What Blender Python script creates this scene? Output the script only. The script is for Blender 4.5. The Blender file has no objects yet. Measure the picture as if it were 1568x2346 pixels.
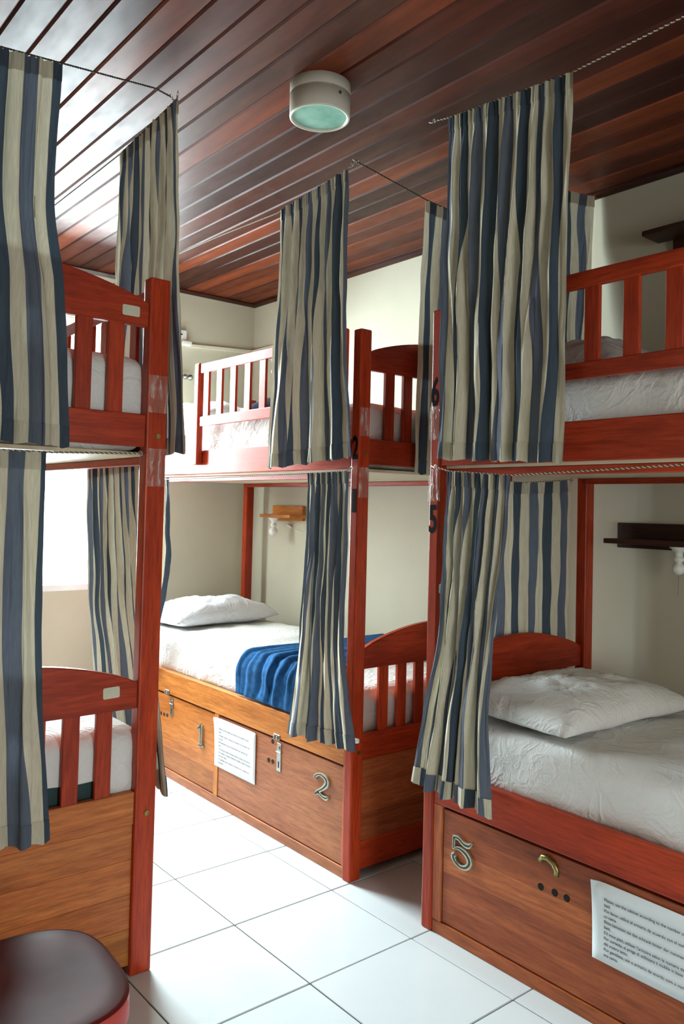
import bpy, bmesh, math, random
from mathutils import Vector, Matrix, noise
random.seed(7)
PI = math.pi
S = bpy.context.scene
COL = S.collection

# ---------------------------------------------------------------- camera
F, YAW, PIT, ROL, CY, HC = 1857.06, .688, .0295, .0235, 1108.65, 1.375
cy_, sy_, cp_, sp_ = math.cos(YAW), math.sin(YAW), math.cos(PIT), math.sin(PIT)
fwd = Vector((sy_*cp_, cy_*cp_, sp_)); rgt = Vector((cy_, -sy_, 0)); upv = rgt.cross(fwd)
r2 = rgt*math.cos(ROL) + upv*math.sin(ROL); u2 = upv*math.cos(ROL) - rgt*math.sin(ROL)
cd = bpy.data.cameras.new('camera'); cam = bpy.data.objects.new('camera', cd); COL.objects.link(cam)
cam.matrix_world = Matrix(((r2.x, u2.x, -fwd.x, 0), (r2.y, u2.y, -fwd.y, 0), (r2.z, u2.z, -fwd.z, HC), (0, 0, 0, 1)))
cd.sensor_fit = 'VERTICAL'; cd.sensor_height = 36; cd.lens = F/2346*36
cd.shift_y = (CY-1173)/2346; cd.clip_start = .02
S.camera = cam

# ---------------------------------------------------------------- world, lights, exposure
S.view_settings.view_transform = 'Standard'; S.view_settings.look = 'None'
S.view_settings.gamma = 1; S.view_settings.use_curve_mapping = False
S.view_settings.exposure = 0.0
W = bpy.data.worlds.new('world'); S.world = W; W.use_nodes = True
W.node_tree.nodes['Background'].inputs[0].default_value = (.80, .92, 1, 1)
W.node_tree.nodes['Background'].inputs[1].default_value = 4.0
def area(name, loc, rot, sx, sy, power, col, spread=180):
    l = bpy.data.lights.new(name, 'AREA'); l.shape = 'RECTANGLE'; l.size = sx; l.size_y = sy
    l.energy = power; l.color = col; l.spread = math.radians(spread)
    o = bpy.data.objects.new(name, l); COL.objects.link(o); o.location = loc; o.rotation_euler = rot
    return o
# daylight outside the window in the back wall, shining in along -Y
area('daylight_back_window', (1.66, 4.80, 1.75), (math.radians(-58), 0, 0), 1.15, 1.9, 315, (.80, .96, 1), 145)
# daylight through the glass door behind the camera, shining in along +Y
area('daylight_front_door', (.95, -2.25, 1.25), (math.radians(55), 0, 0), 1.3, 1.7, 58, (1, .97, .92))

# ---------------------------------------------------------------- materials
def lin(r, g, b):
    f = lambda c: c/12.92 if c <= .04045 else ((c+.055)/1.055)**2.4
    return (f(r/255), f(g/255), f(b/255), 1)
def mat(name):
    m = bpy.data.materials.new(name); m.use_nodes = True
    nt = m.node_tree; return m, nt, nt.nodes['Principled BSDF']
def N(nt, t, **k):
    n = nt.nodes.new(t)
    for a, b in k.items(): setattr(n, a, b)
    return n
def ramp(nt, fac, stops, interp='LINEAR'):
    r = N(nt, 'ShaderNodeValToRGB'); r.color_ramp.interpolation = interp
    e = r.color_ramp.elements
    while len(e) < len(stops): e.new(.5)
    for i, (p, c) in enumerate(stops): e[i].position = p; e[i].color = c
    nt.links.new(fac, r.inputs[0]); return r.outputs[0]
def mixc(nt, f, a, b, mode='MIX'):
    m = N(nt, 'ShaderNodeMix', data_type='RGBA', blend_type=mode)
    for s, v in ((0, f), (6, a), (7, b)):
        if hasattr(v, 'links'): nt.links.new(v, m.inputs[s])
        else: m.inputs[s].default_value = v
    return m.outputs[2]
def bump(nt, bs, h, strength=.3, dist=.01):
    b = N(nt, 'ShaderNodeBump'); b.inputs['Strength'].default_value = strength; b.inputs['Distance'].default_value = dist
    nt.links.new(h, b.inputs['Height']); nt.links.new(b.outputs[0], bs.inputs['Normal'])
def noise_tex(nt, vec, scale, detail=4, rough=.55, dist=0):
    n = N(nt, 'ShaderNodeTexNoise'); n.inputs['Scale'].default_value = scale; n.inputs['Detail'].default_value = detail
    n.inputs['Roughness'].default_value = rough; n.inputs['Distortion'].default_value = dist
    nt.links.new(vec, n.inputs['Vector']); return n.outputs[0]
def mapping(nt, scale, kind='Object'):
    tc = N(nt, 'ShaderNodeTexCoord'); mp = N(nt, 'ShaderNodeMapping'); mp.inputs['Scale'].default_value = scale
    nt.links.new(tc.outputs[kind], mp.inputs[0]); return mp.outputs[0]
WOODS = {}
PAL = {
 'red':    ((140, 42, 20), (204, 78, 38), (172, 57, 27)),
 'brown':  ((142, 72, 42), (206, 124, 72), (176, 94, 54)),
 'orange': ((166, 88, 42), (230, 150, 84), (206, 120, 62)),
 'gold':   ((150, 84, 34), (222, 148, 70), (190, 116, 52)),
 'door':   ((146, 84, 54), (204, 136, 90), (178, 110, 70)),
 'dark':   ((46, 24, 18), (84, 44, 30), (64, 34, 26)),
}
def wood(tone, axis='z', rough=.38, bands=None):
    k = (tone, axis, rough, bool(bands))
    if k in WOODS: return WOODS[k]
    m, nt, bs = mat('%s_varnished_wood' % tone)
    long = {'x': (1.2, 14, 14), 'y': (14, 1.2, 14), 'z': (14, 14, 1.2)}[axis]
    oi = N(nt, 'ShaderNodeObjectInfo')
    v = mapping(nt, long)
    add = N(nt, 'ShaderNodeVectorMath', operation='ADD'); nt.links.new(v, add.inputs[0])
    cmb = N(nt, 'ShaderNodeCombineXYZ'); mu = N(nt, 'ShaderNodeMath', operation='MULTIPLY'); mu.inputs[1].default_value = 37
    nt.links.new(oi.outputs['Random'], mu.inputs[0])
    for i in range(3): nt.links.new(mu.outputs[0], cmb.inputs[i])
    nt.links.new(cmb.outputs[0], add.inputs[1]); v = add.outputs[0]
    big = noise_tex(nt, v, .55, 3, .5, .6)
    med = noise_tex(nt, v, 2.2, 5, .6, 1.2)
    fine = noise_tex(nt, v, 9, 6, .7)
    lo, hi, mid = [lin(*c) for c in PAL[tone]]
    c1 = ramp(nt, big, [(.3, lo), (.5, mid), (.72, hi)])
    c2 = ramp(nt, med, [(.3, lo), (.52, mid), (.72, hi)])
    c = mixc(nt, .45, c1, c2)
    f = ramp(nt, fine, [(.32, (.62, .62, .62, 1)), (.6, (1.05, 1.05, 1.05, 1))])
    c = mixc(nt, 1, c, f, 'MULTIPLY')
    tone_ = ramp(nt, oi.outputs['Random'], [(0, (.86, .84, .84, 1)), (1, (1.12, 1.12, 1.1, 1))])
    c = mixc(nt, 1, c, tone_, 'MULTIPLY')
    # a few dark knots
    vk = N(nt, 'ShaderNodeTexVoronoi'); vk.inputs['Scale'].default_value = .9; nt.links.new(v, vk.inputs['Vector'])
    kn = ramp(nt, vk.outputs['Distance'], [(.02, (.45, .38, .36, 1)), (.09, (1, 1, 1, 1))])
    c = mixc(nt, .8, c, kn, 'MULTIPLY')
    if bands:   # glued-up boards of different tone, edge to edge
        tcb = N(nt, 'ShaderNodeTexCoord'); sb = N(nt, 'ShaderNodeSeparateXYZ'); nt.links.new(tcb.outputs['Object'], sb.inputs[0])
        c = mixc(nt, 1, c, ramp(nt, sb.outputs[2], bands, 'CONSTANT'), 'MULTIPLY')
    nt.links.new(c, bs.inputs['Base Color'])
    bs.inputs['Roughness'].default_value = rough
    bs.inputs['Specular IOR Level'].default_value = .28
    bump(nt, bs, fine, .12, .002)
    WOODS[k] = m; return m
def plain(name, col, rough=.5, metal=0, bumps=None, var=None, spec=.5):
    m, nt, bs = mat(name)
    v = mapping(nt, (1, 1, 1))
    n = noise_tex(nt, v, var[0] if var else 6, 5)
    c0 = lin(*col); k = var[1] if var else .06
    a = tuple(x*(1-k) for x in c0[:3])+(1,); b = tuple(min(1, x*(1+k)) for x in c0[:3])+(1,)
    nt.links.new(ramp(nt, n, [(.35, a), (.65, b)]), bs.inputs['Base Color'])
    bs.inputs['Roughness'].default_value = rough; bs.inputs['Metallic'].default_value = metal
    bs.inputs['Specular IOR Level'].default_value = spec
    if bumps: bump(nt, bs, noise_tex(nt, v, bumps[0], 4), bumps[1], bumps[2])
    return m
M = {}
M['wall'] = plain('cream_wall_paint', (200, 195, 174), .8, bumps=(60, .15, .003), var=(1.6, .05))
M['ivory'] = plain('ivory_plastic', (222, 218, 200), .45)
M['white_plastic'] = plain('white_plastic', (235, 236, 230), .35)
M['white_paint'] = plain('white_window_paint', (236, 238, 236), .4)
M['tile'] = plain('glazed_white_tile', (208, 214, 215), .16, var=(3, .02), spec=.6)
M['grout'] = plain('grey_grout', (70, 74, 74), .9)
M['slab'] = plain('dark_backing', (40, 30, 26), .9)
def linen(name, col):
    m, nt, bs = mat(name); bs.inputs['Base Color'].default_value = lin(*col); bs.inputs['Roughness'].default_value = .85; bs.inputs['Specular IOR Level'].default_value = .2
    v = mapping(nt, (1, 1, 1)); a = noise_tex(nt, v, 5, 3, .5, 2.2); b = noise_tex(nt, v, 17, 3, .6, 1.5)
    r1 = ramp(nt, a, [(.42, (0,)*3+(1,)), (.5, (1,)*3+(1,)), (.58, (0,)*3+(1,))]); r2_ = ramp(nt, b, [(.4, (0,)*3+(1,)), (.5, (.45,)*3+(1,)), (.6, (0,)*3+(1,))])
    bump(nt, bs, mixc(nt, 1, r1, r2_, 'ADD'), .32, .008); return m
M['sheet'] = linen('white_cotton_sheet', (226, 225, 222))
M['pillow'] = linen('pale_pillowcase', (216, 215, 220))
M['blanket'] = plain('blue_fleece', (40, 90, 138), .95, bumps=(500, .5, .004), var=(40, .25), spec=.1)
M['navy'] = plain('navy_cloth', (22, 36, 62), .95, bumps=(300, .4, .003), var=(30, .2), spec=.1)
M['teal'] = plain('dark_teal_mattress_cover', (38, 62, 62), .8)
M['steel'] = plain('zinc_plated_steel', (172, 180, 176), .32, 1, var=(40, .15))
M['brass'] = plain('tarnished_brass', (150, 140, 86), .35, .9, var=(60, .25))
M['nickel'] = plain('weathered_nickel', (186, 190, 172), .38, .75, var=(90, .15))
M['groove'] = plain('dark_groove', (62, 70, 62), .6, .3)
M['black'] = plain('black_paint', (16, 18, 24), .8, spec=.08)
M['ink'] = plain('printed_ink', (58, 62, 66), .8)
M['paper'] = plain('white_paper', (226, 234, 236), .5, var=(4, .015))
M['label'] = plain('cream_sticker', (205, 202, 180), .5, var=(30, .04))
M['ply'] = plain('pale_plywood', (214, 200, 170), .6, var=(8, .06))
M['cord'] = plain('twisted_cord_light', (196, 186, 160), .7)
M['cordd'] = plain('twisted_cord_dark', (78, 66, 54), .7); M['cordb'] = plain('dark_brown_cord', (40, 32, 28), .7)
M['bulb'] = plain('frosted_bulb_glass', (238, 238, 232), .15)
M['lampbody'] = plain('off_white_enamel', (206, 202, 188), .4)
M['hole'] = plain('dark_hole', (16, 10, 8), .9)
def glassy(name, col, rough, alpha):
    m, nt, bs = mat(name)
    bs.inputs['Base Color'].default_value = lin(*col); bs.inputs['Roughness'].default_value = rough
    v = mapping(nt, (30, 30, 7)); n = noise_tex(nt, v, 2, 2, .5, .5)
    nt.links.new(ramp(nt, n, [(.5, (alpha*.3,)*3+(1,)), (.68, (min(1, alpha*1.5),)*3+(1,))]), bs.inputs['Alpha'])  # streaky reflections on the plastic, painted in as paler, denser alpha streaks
    bs.inputs['Specular IOR Level'].default_value = .9
    bump(nt, bs, n, 1, .012)
    return m
M['film'] = glassy('clear_plastic_film', (226, 222, 212), .15, .34)
m, nt, bs = mat('green_tinted_diffuser'); M['diffuser'] = m
v = mapping(nt, (1, 1, 1)); n = noise_tex(nt, v, 14, 3)
nt.links.new(ramp(nt, n, [(.3, lin(118, 170, 150)), (.7, lin(160, 204, 186))]), bs.inputs['Base Color']); bs.inputs['Roughness'].default_value = .25
m, nt, bs = mat('window_glass'); M['glass'] = m
bs.inputs['Base Color'].default_value = (.9, .97, 1, 1); bs.inputs['Roughness'].default_value = .02; bs.inputs['Alpha'].default_value = .08
# ceiling planks: every plank its own tone
m, nt, bs = mat('varnished_ceiling_plank'); M['plank'] = m
v = mapping(nt, (10, .9, 10)); oi = N(nt, 'ShaderNodeObjectInfo')
g1 = noise_tex(nt, v, 1.6, 5, .6, 1); g2 = noise_tex(nt, mapping(nt, (1, .6, 1)), 3.2, 4, .6, .5)
base = ramp(nt, oi.outputs['Random'], [(0, lin(58, 26, 18)), (.35, lin(78, 35, 23)), (.6, lin(92, 41, 24)), (.8, lin(122, 57, 30)), (1, lin(66, 38, 26))])
c = mixc(nt, 1, base, ramp(nt, g1, [(.3, (.6, .56, .54, 1)), (.65, (1.2, 1.2, 1.2, 1))]), 'MULTIPLY')
c = mixc(nt, 1, c, ramp(nt, g2, [(.35, (.72, .7, .7, 1)), (.62, (1.1, 1.1, 1.1, 1))]), 'MULTIPLY')
nt.links.new(c, bs.inputs['Base Color'])
rr = ramp(nt, noise_tex(nt, mapping(nt, (3, 1, 3)), 4, 4), [(.3, (.36,)*3+(1,)), (.7, (.54,)*3+(1,))])
nt.links.new(rr, bs.inputs['Roughness']); bs.inputs['Specular IOR Level'].default_value = .14
bump(nt, bs, g2, .25, .004)
# striped curtain cloth, translucent
def cloth(name, off=0., bright=1.):
    m, nt, bs = mat(name)
    uv = N(nt, 'ShaderNodeUVMap'); sp = N(nt, 'ShaderNodeSeparateXYZ'); nt.links.new(uv.outputs[0], sp.inputs[0])
    a = N(nt, 'ShaderNodeMath', operation='ADD'); a.inputs[1].default_value = off; nt.links.new(sp.outputs[0], a.inputs[0])
    d = N(nt, 'ShaderNodeMath', operation='DIVIDE'); d.inputs[1].default_value = .228; nt.links.new(a.outputs[0], d.inputs[0])
    f = N(nt, 'ShaderNodeMath', operation='FRACT'); nt.links.new(d.outputs[0], f.inputs[0])
    q = lambda r, g, b: tuple(x*bright for x in lin(r, g, b)[:3])+(1,)
    cr, sl, sl_lit, cr2 = q(212, 205, 182), q(70, 82, 94), q(100, 108, 122), q(204, 197, 174)  # lighter blue stripe is the same slate in stronger light, put into the colour
    c = ramp(nt, f.outputs[0], [(0, cr), (.25, sl), (.5, cr2), (.74, sl_lit), (.76, sl_lit), (.99, sl_lit)], 'CONSTANT')
    wv = noise_tex(nt, mapping(nt, (1, 1, .08)), 260, 2)
    c = mixc(nt, 1, c, ramp(nt, wv, [(.3, (.86, .86, .86, 1)), (.7, (1.06, 1.06, 1.06, 1))]), 'MULTIPLY')
    nt.links.new(c, bs.inputs['Base Color']); bs.inputs['Roughness'].default_value = .9; bs.inputs['Specular IOR Level'].default_value = .15
    tr = N(nt, 'ShaderNodeBsdfTranslucent'); nt.links.new(c, tr.inputs[0])
    mx = N(nt, 'ShaderNodeMixShader'); mx.inputs[0].default_value = .1
    nt.links.new(bs.outputs[0], mx.inputs[1]); nt.links.new(tr.outputs[0], mx.inputs[2])
    nt.links.new(mx.outputs[0], nt.nodes['Material Output'].inputs[0])
    return m
M['cloth'] = cloth('blue_and_cream_striped_cotton'); M['cloth2'] = cloth('striped_cotton_hem', 0, .9); M['cloth3'] = cloth('striped_cotton_turned_hem', .047, .95)

# ---------------------------------------------------------------- helpers
def obj(name, bm, m, parent=None, smooth=False, flat_angle=None):
    me = bpy.data.meshes.new(name); bm.normal_update(); bm.to_mesh(me); bm.free()
    for x in (m if isinstance(m, (list, tuple)) else [m]): me.materials.append(x)
    if smooth:
        for p in me.polygons: p.use_smooth = True
    o = bpy.data.objects.new(name, me); COL.objects.link(o)
    if parent: o.parent = parent
    return o
def tag(o, label=None, cat=None, group=None, kind=None):
    for k, v in (('label', label), ('category', cat), ('group', group), ('kind', kind)):
        if v: o[k] = v
    return o
def empty(name, loc=(0, 0, 0), label=None, cat=None, group=None, rz=0):
    o = bpy.data.objects.new(name, None); COL.objects.link(o); o.location = loc; o.rotation_euler = (0, 0, rz)
    o.empty_display_size = .05
    return tag(o, label, cat, group)
def box(bm, x0, x1, y0, y1, z0, z1, bev=0, seg=2, mi=0):
    r = bmesh.ops.create_cube(bm, size=1)
    vs = r['verts']
    for v in vs:
        v.co = Vector(((x0+x1)/2+v.co.x*(x1-x0), (y0+y1)/2+v.co.y*(y1-y0), (z0+z1)/2+v.co.z*(z1-z0)))
    fs = set(f for v in vs for f in v.link_faces)
    for f in fs: f.material_index = mi
    if bev:
        es = list(set(e for f in fs for e in f.edges))
        bmesh.ops.bevel(bm, geom=es, offset=bev, segments=seg, affect='EDGES', profile=.5)
    return bm
def B(*a, **k): return box(bmesh.new(), *a, **k)
def cyl(bm, p, q, r, n=16, r2_=None, cap=True):
    p, q = Vector(p), Vector(q); d = q-p
    mt = Matrix.Translation((p+q)/2) @ d.to_track_quat('Z', 'Y').to_matrix().to_4x4()
    bmesh.ops.create_cone(bm, cap_ends=cap, segments=n, radius1=r, radius2=r if r2_ is None else r2_, depth=d.length, matrix=mt)
    return bm
def lathe(bm, prof, c=(0, 0, 0), n=32, mi=0):
    rows = []
    for r, z in prof:
        rows.append([bm.verts.new((c[0]+r*math.cos(2*PI*i/n), c[1]+r*math.sin(2*PI*i/n), c[2]+z)) for i in range(n)])
    for a, b in zip(rows, rows[1:]):
        for i in range(n):
            f = bm.faces.new((a[i], a[(i+1) % n], b[(i+1) % n], b[i])); f.material_index = mi; f.smooth = True
    return bm
def tube(bm, pts, r, n=8):
    pts = [Vector(p) for p in pts]; rows = []
    for i, p in enumerate(pts):
        t = (pts[min(i+1, len(pts)-1)]-pts[max(i-1, 0)]).normalized()
        a = t.orthogonal() if i == 0 else (a - t*a.dot(t)); a.normalize(); b = t.cross(a)
        rows.append([bm.verts.new(p+a*r*math.cos(2*PI*k/n)+b*r*math.sin(2*PI*k/n)) for k in range(n)])
    for A, Bq in zip(rows, rows[1:]):
        for k in range(n):
            f = bm.faces.new((A[k], A[(k+1) % n], Bq[(k+1) % n], Bq[k])); f.smooth = True
    bm.faces.new(rows[0][::-1]); bm.faces.new(rows[-1])
    return bm
def prism(bm, poly, fn, t0, t1, bev=0):
    a = [bm.verts.new(fn(u, v, t0)) for u, v in poly]; b = [bm.verts.new(fn(u, v, t1)) for u, v in poly]
    f1 = bm.faces.new(a); f2 = bm.faces.new(b[::-1]); n = len(poly); fs = [f1, f2]
    for i in range(n): fs.append(bm.faces.new((a[i], b[i], b[(i+1) % n], a[(i+1) % n])))
    bmesh.ops.recalc_face_normals(bm, faces=fs)
    if bev:
        es = list(set(list(f1.edges)+list(f2.edges)))
        bmesh.ops.bevel(bm, geom=es, offset=bev, segments=2, affect='EDGES')
    return bm
def text_mesh(name, body, size, m, parent, mat4, bold=0, ext=.0004, spacing=1, line=1):
    cu = bpy.data.curves.new(name, 'FONT'); cu.body = body; cu.size = size; cu.offset = bold; cu.extrude = ext
    cu.space_character = spacing; cu.space_line = line; cu.resolution_u = 3
    t = bpy.data.objects.new(name, cu); COL.objects.link(t)
    bpy.context.view_layer.update()
    me = bpy.data.meshes.new_from_object(t.evaluated_get(bpy.context.evaluated_depsgraph_get()))
    bpy.data.objects.remove(t); me.transform(mat4); me.materials.clear(); me.materials.append(m)
    o = bpy.data.objects.new(name, me); COL.objects.link(o); o.parent = parent
    return o
def frame(origin, right, up):
    r = Vector(right).normalized(); u = Vector(up).normalized(); n = r.cross(u)
    return Matrix(((r.x, u.x, n.x, origin[0]), (r.y, u.y, n.y, origin[1]), (r.z, u.z, n.z, origin[2]), (0, 0, 0, 1)))

# ================================================================ THE SETTING
XR, YB, ZC, XL, YF = 2.95, 4.55, 2.72, -.75, -1.8
fl = obj('floor', B(XL-.1, XR+.1, YF-.1, YB+.1, -.08, -.004), M['grout']); tag(fl, kind='structure')
T = .4085
tb = B(.002, T-.002, .002, T-.002, -.01, 0, bev=.0016, seg=1)
tile_me = None
x0 = 1.877-7*T; y0 = 2.287-10*T
for i in range(0, 10):
    for j in range(0, 16):
        X0, Y0 = x0+i*T, y0+j*T
        if X0+T > XR+.2 or Y0+T > YB+.2 or X0 < XL-.5 or X0+T < -.4: continue
        if tile_me is None:
            o = obj('tile', tb, M['tile'], fl); tile_me = o.data
        else:
            o = bpy.data.objects.new('tile', tile_me); COL.objects.link(o); o.parent = fl
        o.location = (X0, Y0, random.uniform(-.0003, .0003)); o.rotation_euler = (random.uniform(-.0008, .0008), random.uniform(-.0008, .0008), 0)
ce = obj('ceiling', B(XL-.1, XR+.1, YF-.1, YB+.1, ZC+.014, ZC+.1), M['slab']); tag(ce, kind='structure')
P = .0975; px0 = .867
plank_me = None
k = -16
while px0+k*P < XR:
    if plank_me is None:
        bm = bmesh.new()
        c = .006
        poly = [(0.0008, .013), (.0008, c), (c+.0008, 0), (P-c-.0008, 0), (P-.0008, c), (P-.0008, .013)]
        prism(bm, poly, lambda u, v, t: Vector((u, t, v)), YF, YB)
        o = obj('plank', bm, M['plank'], ce); plank_me = o.data
    else:
        o = bpy.data.objects.new('plank', plank_me); COL.objects.link(o); o.parent = ce
    o.location = (px0+k*P, 0, ZC+random.uniform(-.0008, .0008)); o.rotation_euler = (0, random.uniform(-.006, .006), 0)
    if o.location.x+P > XR: o.scale.x = (XR-o.location.x)/P
    k += 1
# walls
def wallq(name, quads, axis, pos, th):
    bm = bmesh.new()
    for a0, a1, z0, z1 in quads:
        if axis == 'y': box(bm, a0, a1, min(pos, pos+th), max(pos, pos+th), z0, z1)
        else: box(bm, min(pos, pos+th), max(pos, pos+th), a0, a1, z0, z1)
    o = obj(name, bm, M['wall']); tag(o, kind='structure'); return o
WX0, WX1, WZ0, WZ1 = 1.15, 2.16, .895, 2.44
wallq('wall_back', [(XL, WX0, 0, ZC), (WX1, XR, 0, ZC), (WX0, WX1, 0, WZ0), (WX0, WX1, WZ1, ZC)], 'y', YB, .15)
wallq('wall_right', [(YF, YB+.15, 0, ZC)], 'x', XR, .15)
wallq('wall_left', [(YF, YB+.15, 0, ZC)], 'x', XL, -.15)
DX0, DX1, DZ = .4, 1.5, 2.0
wallq('wall_front', [(XL, DX0, 0, ZC), (DX1, XR, 0, ZC), (DX0, DX1, DZ, ZC)], 'y', YF, -.15)
# crown mouldings and skirting
bm = bmesh.new(); prism(bm, [(0, 0), (-.022, 0), (-.022, -.008), (-.006, -.024), (0, -.024)], lambda u, v, t: Vector((XR+u, t, ZC+v)), YF, YB)
tag(obj('trim_1', bm, wood('dark', 'y', .25)), kind='structure')
bm = bmesh.new(); prism(bm, [(0, 0), (-.022, 0), (-.022, -.008), (-.006, -.024), (0, -.024)], lambda u, v, t: Vector((t, YB+u, ZC+v)), XL, XR)
tag(obj('trim_2', bm, wood('dark', 'x', .25)), kind='structure')
# window in the back wall: white frame, mullion, louvre blades on the right
win = obj('window_1', B(WX0, WX1, YB-.01, YB+.16, WZ0-.025, WZ0+.012, bev=.004), M['white_paint']); tag(win, kind='structure')
bm = bmesh.new(); fw = .045
for q in ((WX0, WX0+fw, WZ0, WZ1), (WX1-fw, WX1, WZ0, WZ1), (WX0, WX1, WZ1-fw, WZ1), (WX0, WX1, WZ0+.012, WZ0+.012+fw)):
    box(bm, q[0], q[1], YB+.05, YB+.10, q[2], q[3], bev=.003, seg=1)
obj('window_frame', bm, M['white_paint'], win)
obj('mullion', B(1.93, 1.965, YB+.052, YB+.098, WZ0+.05, WZ1-.04, bev=.003, seg=1), M['white_paint'], win)
obj('pane', B(WX0+fw, 1.93, YB+.073, YB+.077, WZ0+.05, WZ1-.045), M['glass'], win)
z = WZ0+.09
while z < WZ1-.09:
    bm = B(1.967, WX1-fw-.002, -.004, .004, -.045, .045); bmesh.ops.rotate(bm, verts=bm.verts, cent=(0, 0, 0), matrix=Matrix.Rotation(.5, 3, 'X'))
    o = obj('louvre_blade', bm, M['white_paint'], win); o.location = (0, YB+.075, z); z += .088
# glass door behind the camera
dr = obj('door_1', B(DX0, DX0+.06, YF-.10, YF-.04, 0, DZ, bev=.003), M['white_paint']); tag(dr, kind='structure')
bm = bmesh.new()
for q in ((DX1-.06, DX1, 0, DZ), (DX0+.06, DX1-.06, DZ-.06, DZ), (DX0+.06, DX1-.06, 0, .1)): box(bm, q[0], q[1], YF-.10, YF-.04, q[2], q[3], bev=.003)
obj('door_frame', bm, M['white_paint'], dr)
obj('pane', B(DX0+.06, DX1-.06, YF-.072, YF-.068, .1, DZ-.06), M['glass'], dr)

# ================================================================ BUNK BEDS
PT, PY = .055, .045      # post thickness across / along
BL, BW = 2.115, .90
def bunk(name, loc, sx, sy, label, tones, doors):
    """local x runs from the aisle face to the wall, local y from the near post; sx, sy = +-1 mirror"""
    root = empty(name, loc, label, 'bunk bed', 'wooden bunk beds')
    def bb(nm, x0, x1, y0, y1, z0, z1, m, bev=.003, seg=2, parent=root):
        xs = sorted((x0*sx, x1*sx)); ys = sorted((y0*sy, y1*sy))
        return obj(nm, B(xs[0], xs[1], ys[0], ys[1], z0, z1, bev=bev, seg=seg), m, parent)
    pw = tones['pw']
    for ix, (xa, xb) in enumerate(((0, pw), (BW-pw, BW))):
        for ya, yb in ((0, PY), (BL-PY, BL)):
            bb('post', xa, xb, ya, yb, 0, 2.049, wood(tones['post'], 'z', .3), .006, 3)
    # side rails, both levels, both sides
    bb('side_rail', .004, .034, PY, BL-PY, .415, .528, wood(tones['rail'], 'y'), .004)
    bb('side_rail', BW-.034, BW-.004, PY, BL-PY, .415, .528, wood('red', 'y'), .004)
    bb('side_rail', .004, .034, PY, BL-PY, 1.523, 1.637, wood(tones['rail2'], 'y', .27), .004)
    bb('side_rail', BW-.034, BW-.004, PY, BL-PY, 1.523, 1.637, wood('red', 'y'), .004)
    bb('bed_board', .034, BW-.034, .03, BL-.03, .512-.03, .524-.03, M['ply'], .001, 1)
    bb('bed_board', .034, BW-.034, .034, BL-.034, 1.514, 1.526, M['ply'], .001, 1)
    bb('batten', BW-.075, BW-.036, .05, BL-.05, 1.492, 1.513, wood('red', 'y'), .002, 1)
    bb('batten', .036, .06, .05, BL-.05, 1.488, 1.513, wood('red', 'y'), .002, 1)
    # head and foot boards
    def arch(zb, ze, zc, ya, yb, tone):
        n = 20; poly = []
        x0, x1 = pw, BW-pw
        for i in range(n+1):
            t = i/n; x = x0+(x1-x0)*t; poly.append((x, ze+(zc-ze)*(math.sin(PI*t)**.8)))
        poly += [(x1, zb), (x0, zb)]
        bm = bmesh.new(); prism(bm, poly, lambda u, v, t: Vector((u*sx, t*sy, v)), ya, yb, .003)
        return obj('arched_rail', bm, wood(tone, 'x'), root)
    for end in (0, 1):
        ya, yb = (.006, .030) if end == 0 else (BL-.030, BL-.006)
        if end == 0: arch(.774, .850, .928, ya, yb, tones['board']); arch(1.898, 1.968, 2.042, ya, yb, tones['board'])
        bb('end_rail', pw, BW-pw, ya, yb, .437, .532, wood(tones['endlow'], 'x'), .003)
        bb('end_rail', pw, BW-pw, ya, yb, 1.541, 1.638, wood(tones['board'], 'x'), .003)
        for k in range(7 if end == 0 else 0):
            xc = .1625+.0958*k
            bb('slat', xc-.0238, xc+.0238, ya+.004, yb-.004, .530, .776, wood(tones['slat'], 'z'), .002, 1)
            bb('slat', xc-.0238, xc+.0238, ya+.004, yb-.004, 1.636, 1.900, wood(tones['slat'], 'z'), .002, 1)
        zb = .03
        for k, h in enumerate((.105, .10, .10, .10)):
            m_ = tones['panel'][k % len(tones['panel'])]
            bb('plank', pw, BW-pw, ya+.007, yb-.003, zb, zb+h-.0003, wood(m_, 'x'), .001, 1); zb += h
    # locker front under the lower bunk
    pz = .045
    bb('bottom_rail', .006, .03, PY, BL-PY, 0, .040, wood(tones['base'], 'y'), .003)
    bb('stile', .006, .03, PY, doors[0][0]-.003, .041, .414, wood('brown', 'z'), .002)
    bb('stile', .008, .03, doors[0][1]+.003, doors[1][0]-.003, .041, .414, wood(tones['rail'], 'z'), .002)
    bb('stile', .006, .03, doors[1][1]+.003, BL-PY, .041, .414, wood('brown', 'z'), .002)
    bb('back_panel', BW-.012, BW-.004, PY, BL-PY, .02, .414, wood('brown', 'y'), .001, 1)
    dd = []
    for (ya, yb) in doors:
        ys = sorted((ya*sy, yb*sy))
        o = obj('door', B(*sorted((.012*sx, .030*sx)), ys[0], ys[1], .044, .405, bev=.0015), wood(tones['door'], 'y', .36, tones.get('bands')), root)
        dd.append(o)
    # guard rail on the aisle side of the upper bunk
    g0, g1 = -.030, -.0005
    for ya in (.068, 1.163):
        xs = sorted((g0*sx, .0035*sx)); ys = sorted((ya*sy, (ya+.045)*sy))
        bb('guard_post', g0, .0032, ya, ya+.045, 1.565, 2.058, wood(tones['post'], 'z'), .009, 3)
    bb('guard_rail', -.022, -.003, .113, 1.163, 1.750, 1.797, wood(tones['guard'], 'y', .27), .003)
    bb('guard_rail', -.022, -.003, .113, 1.163, 2.006, 2.052, wood(tones['guard'], 'y', .27), .003)
    for k in range(9):
        yc = .15+.12*k
        bb('guard_slat', -.019, -.006, yc-.024, yc+.024, 1.795, 2.008, wood(tones['guard'], 'z', .27), .002, 1)
    return root, dd, bb
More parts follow.
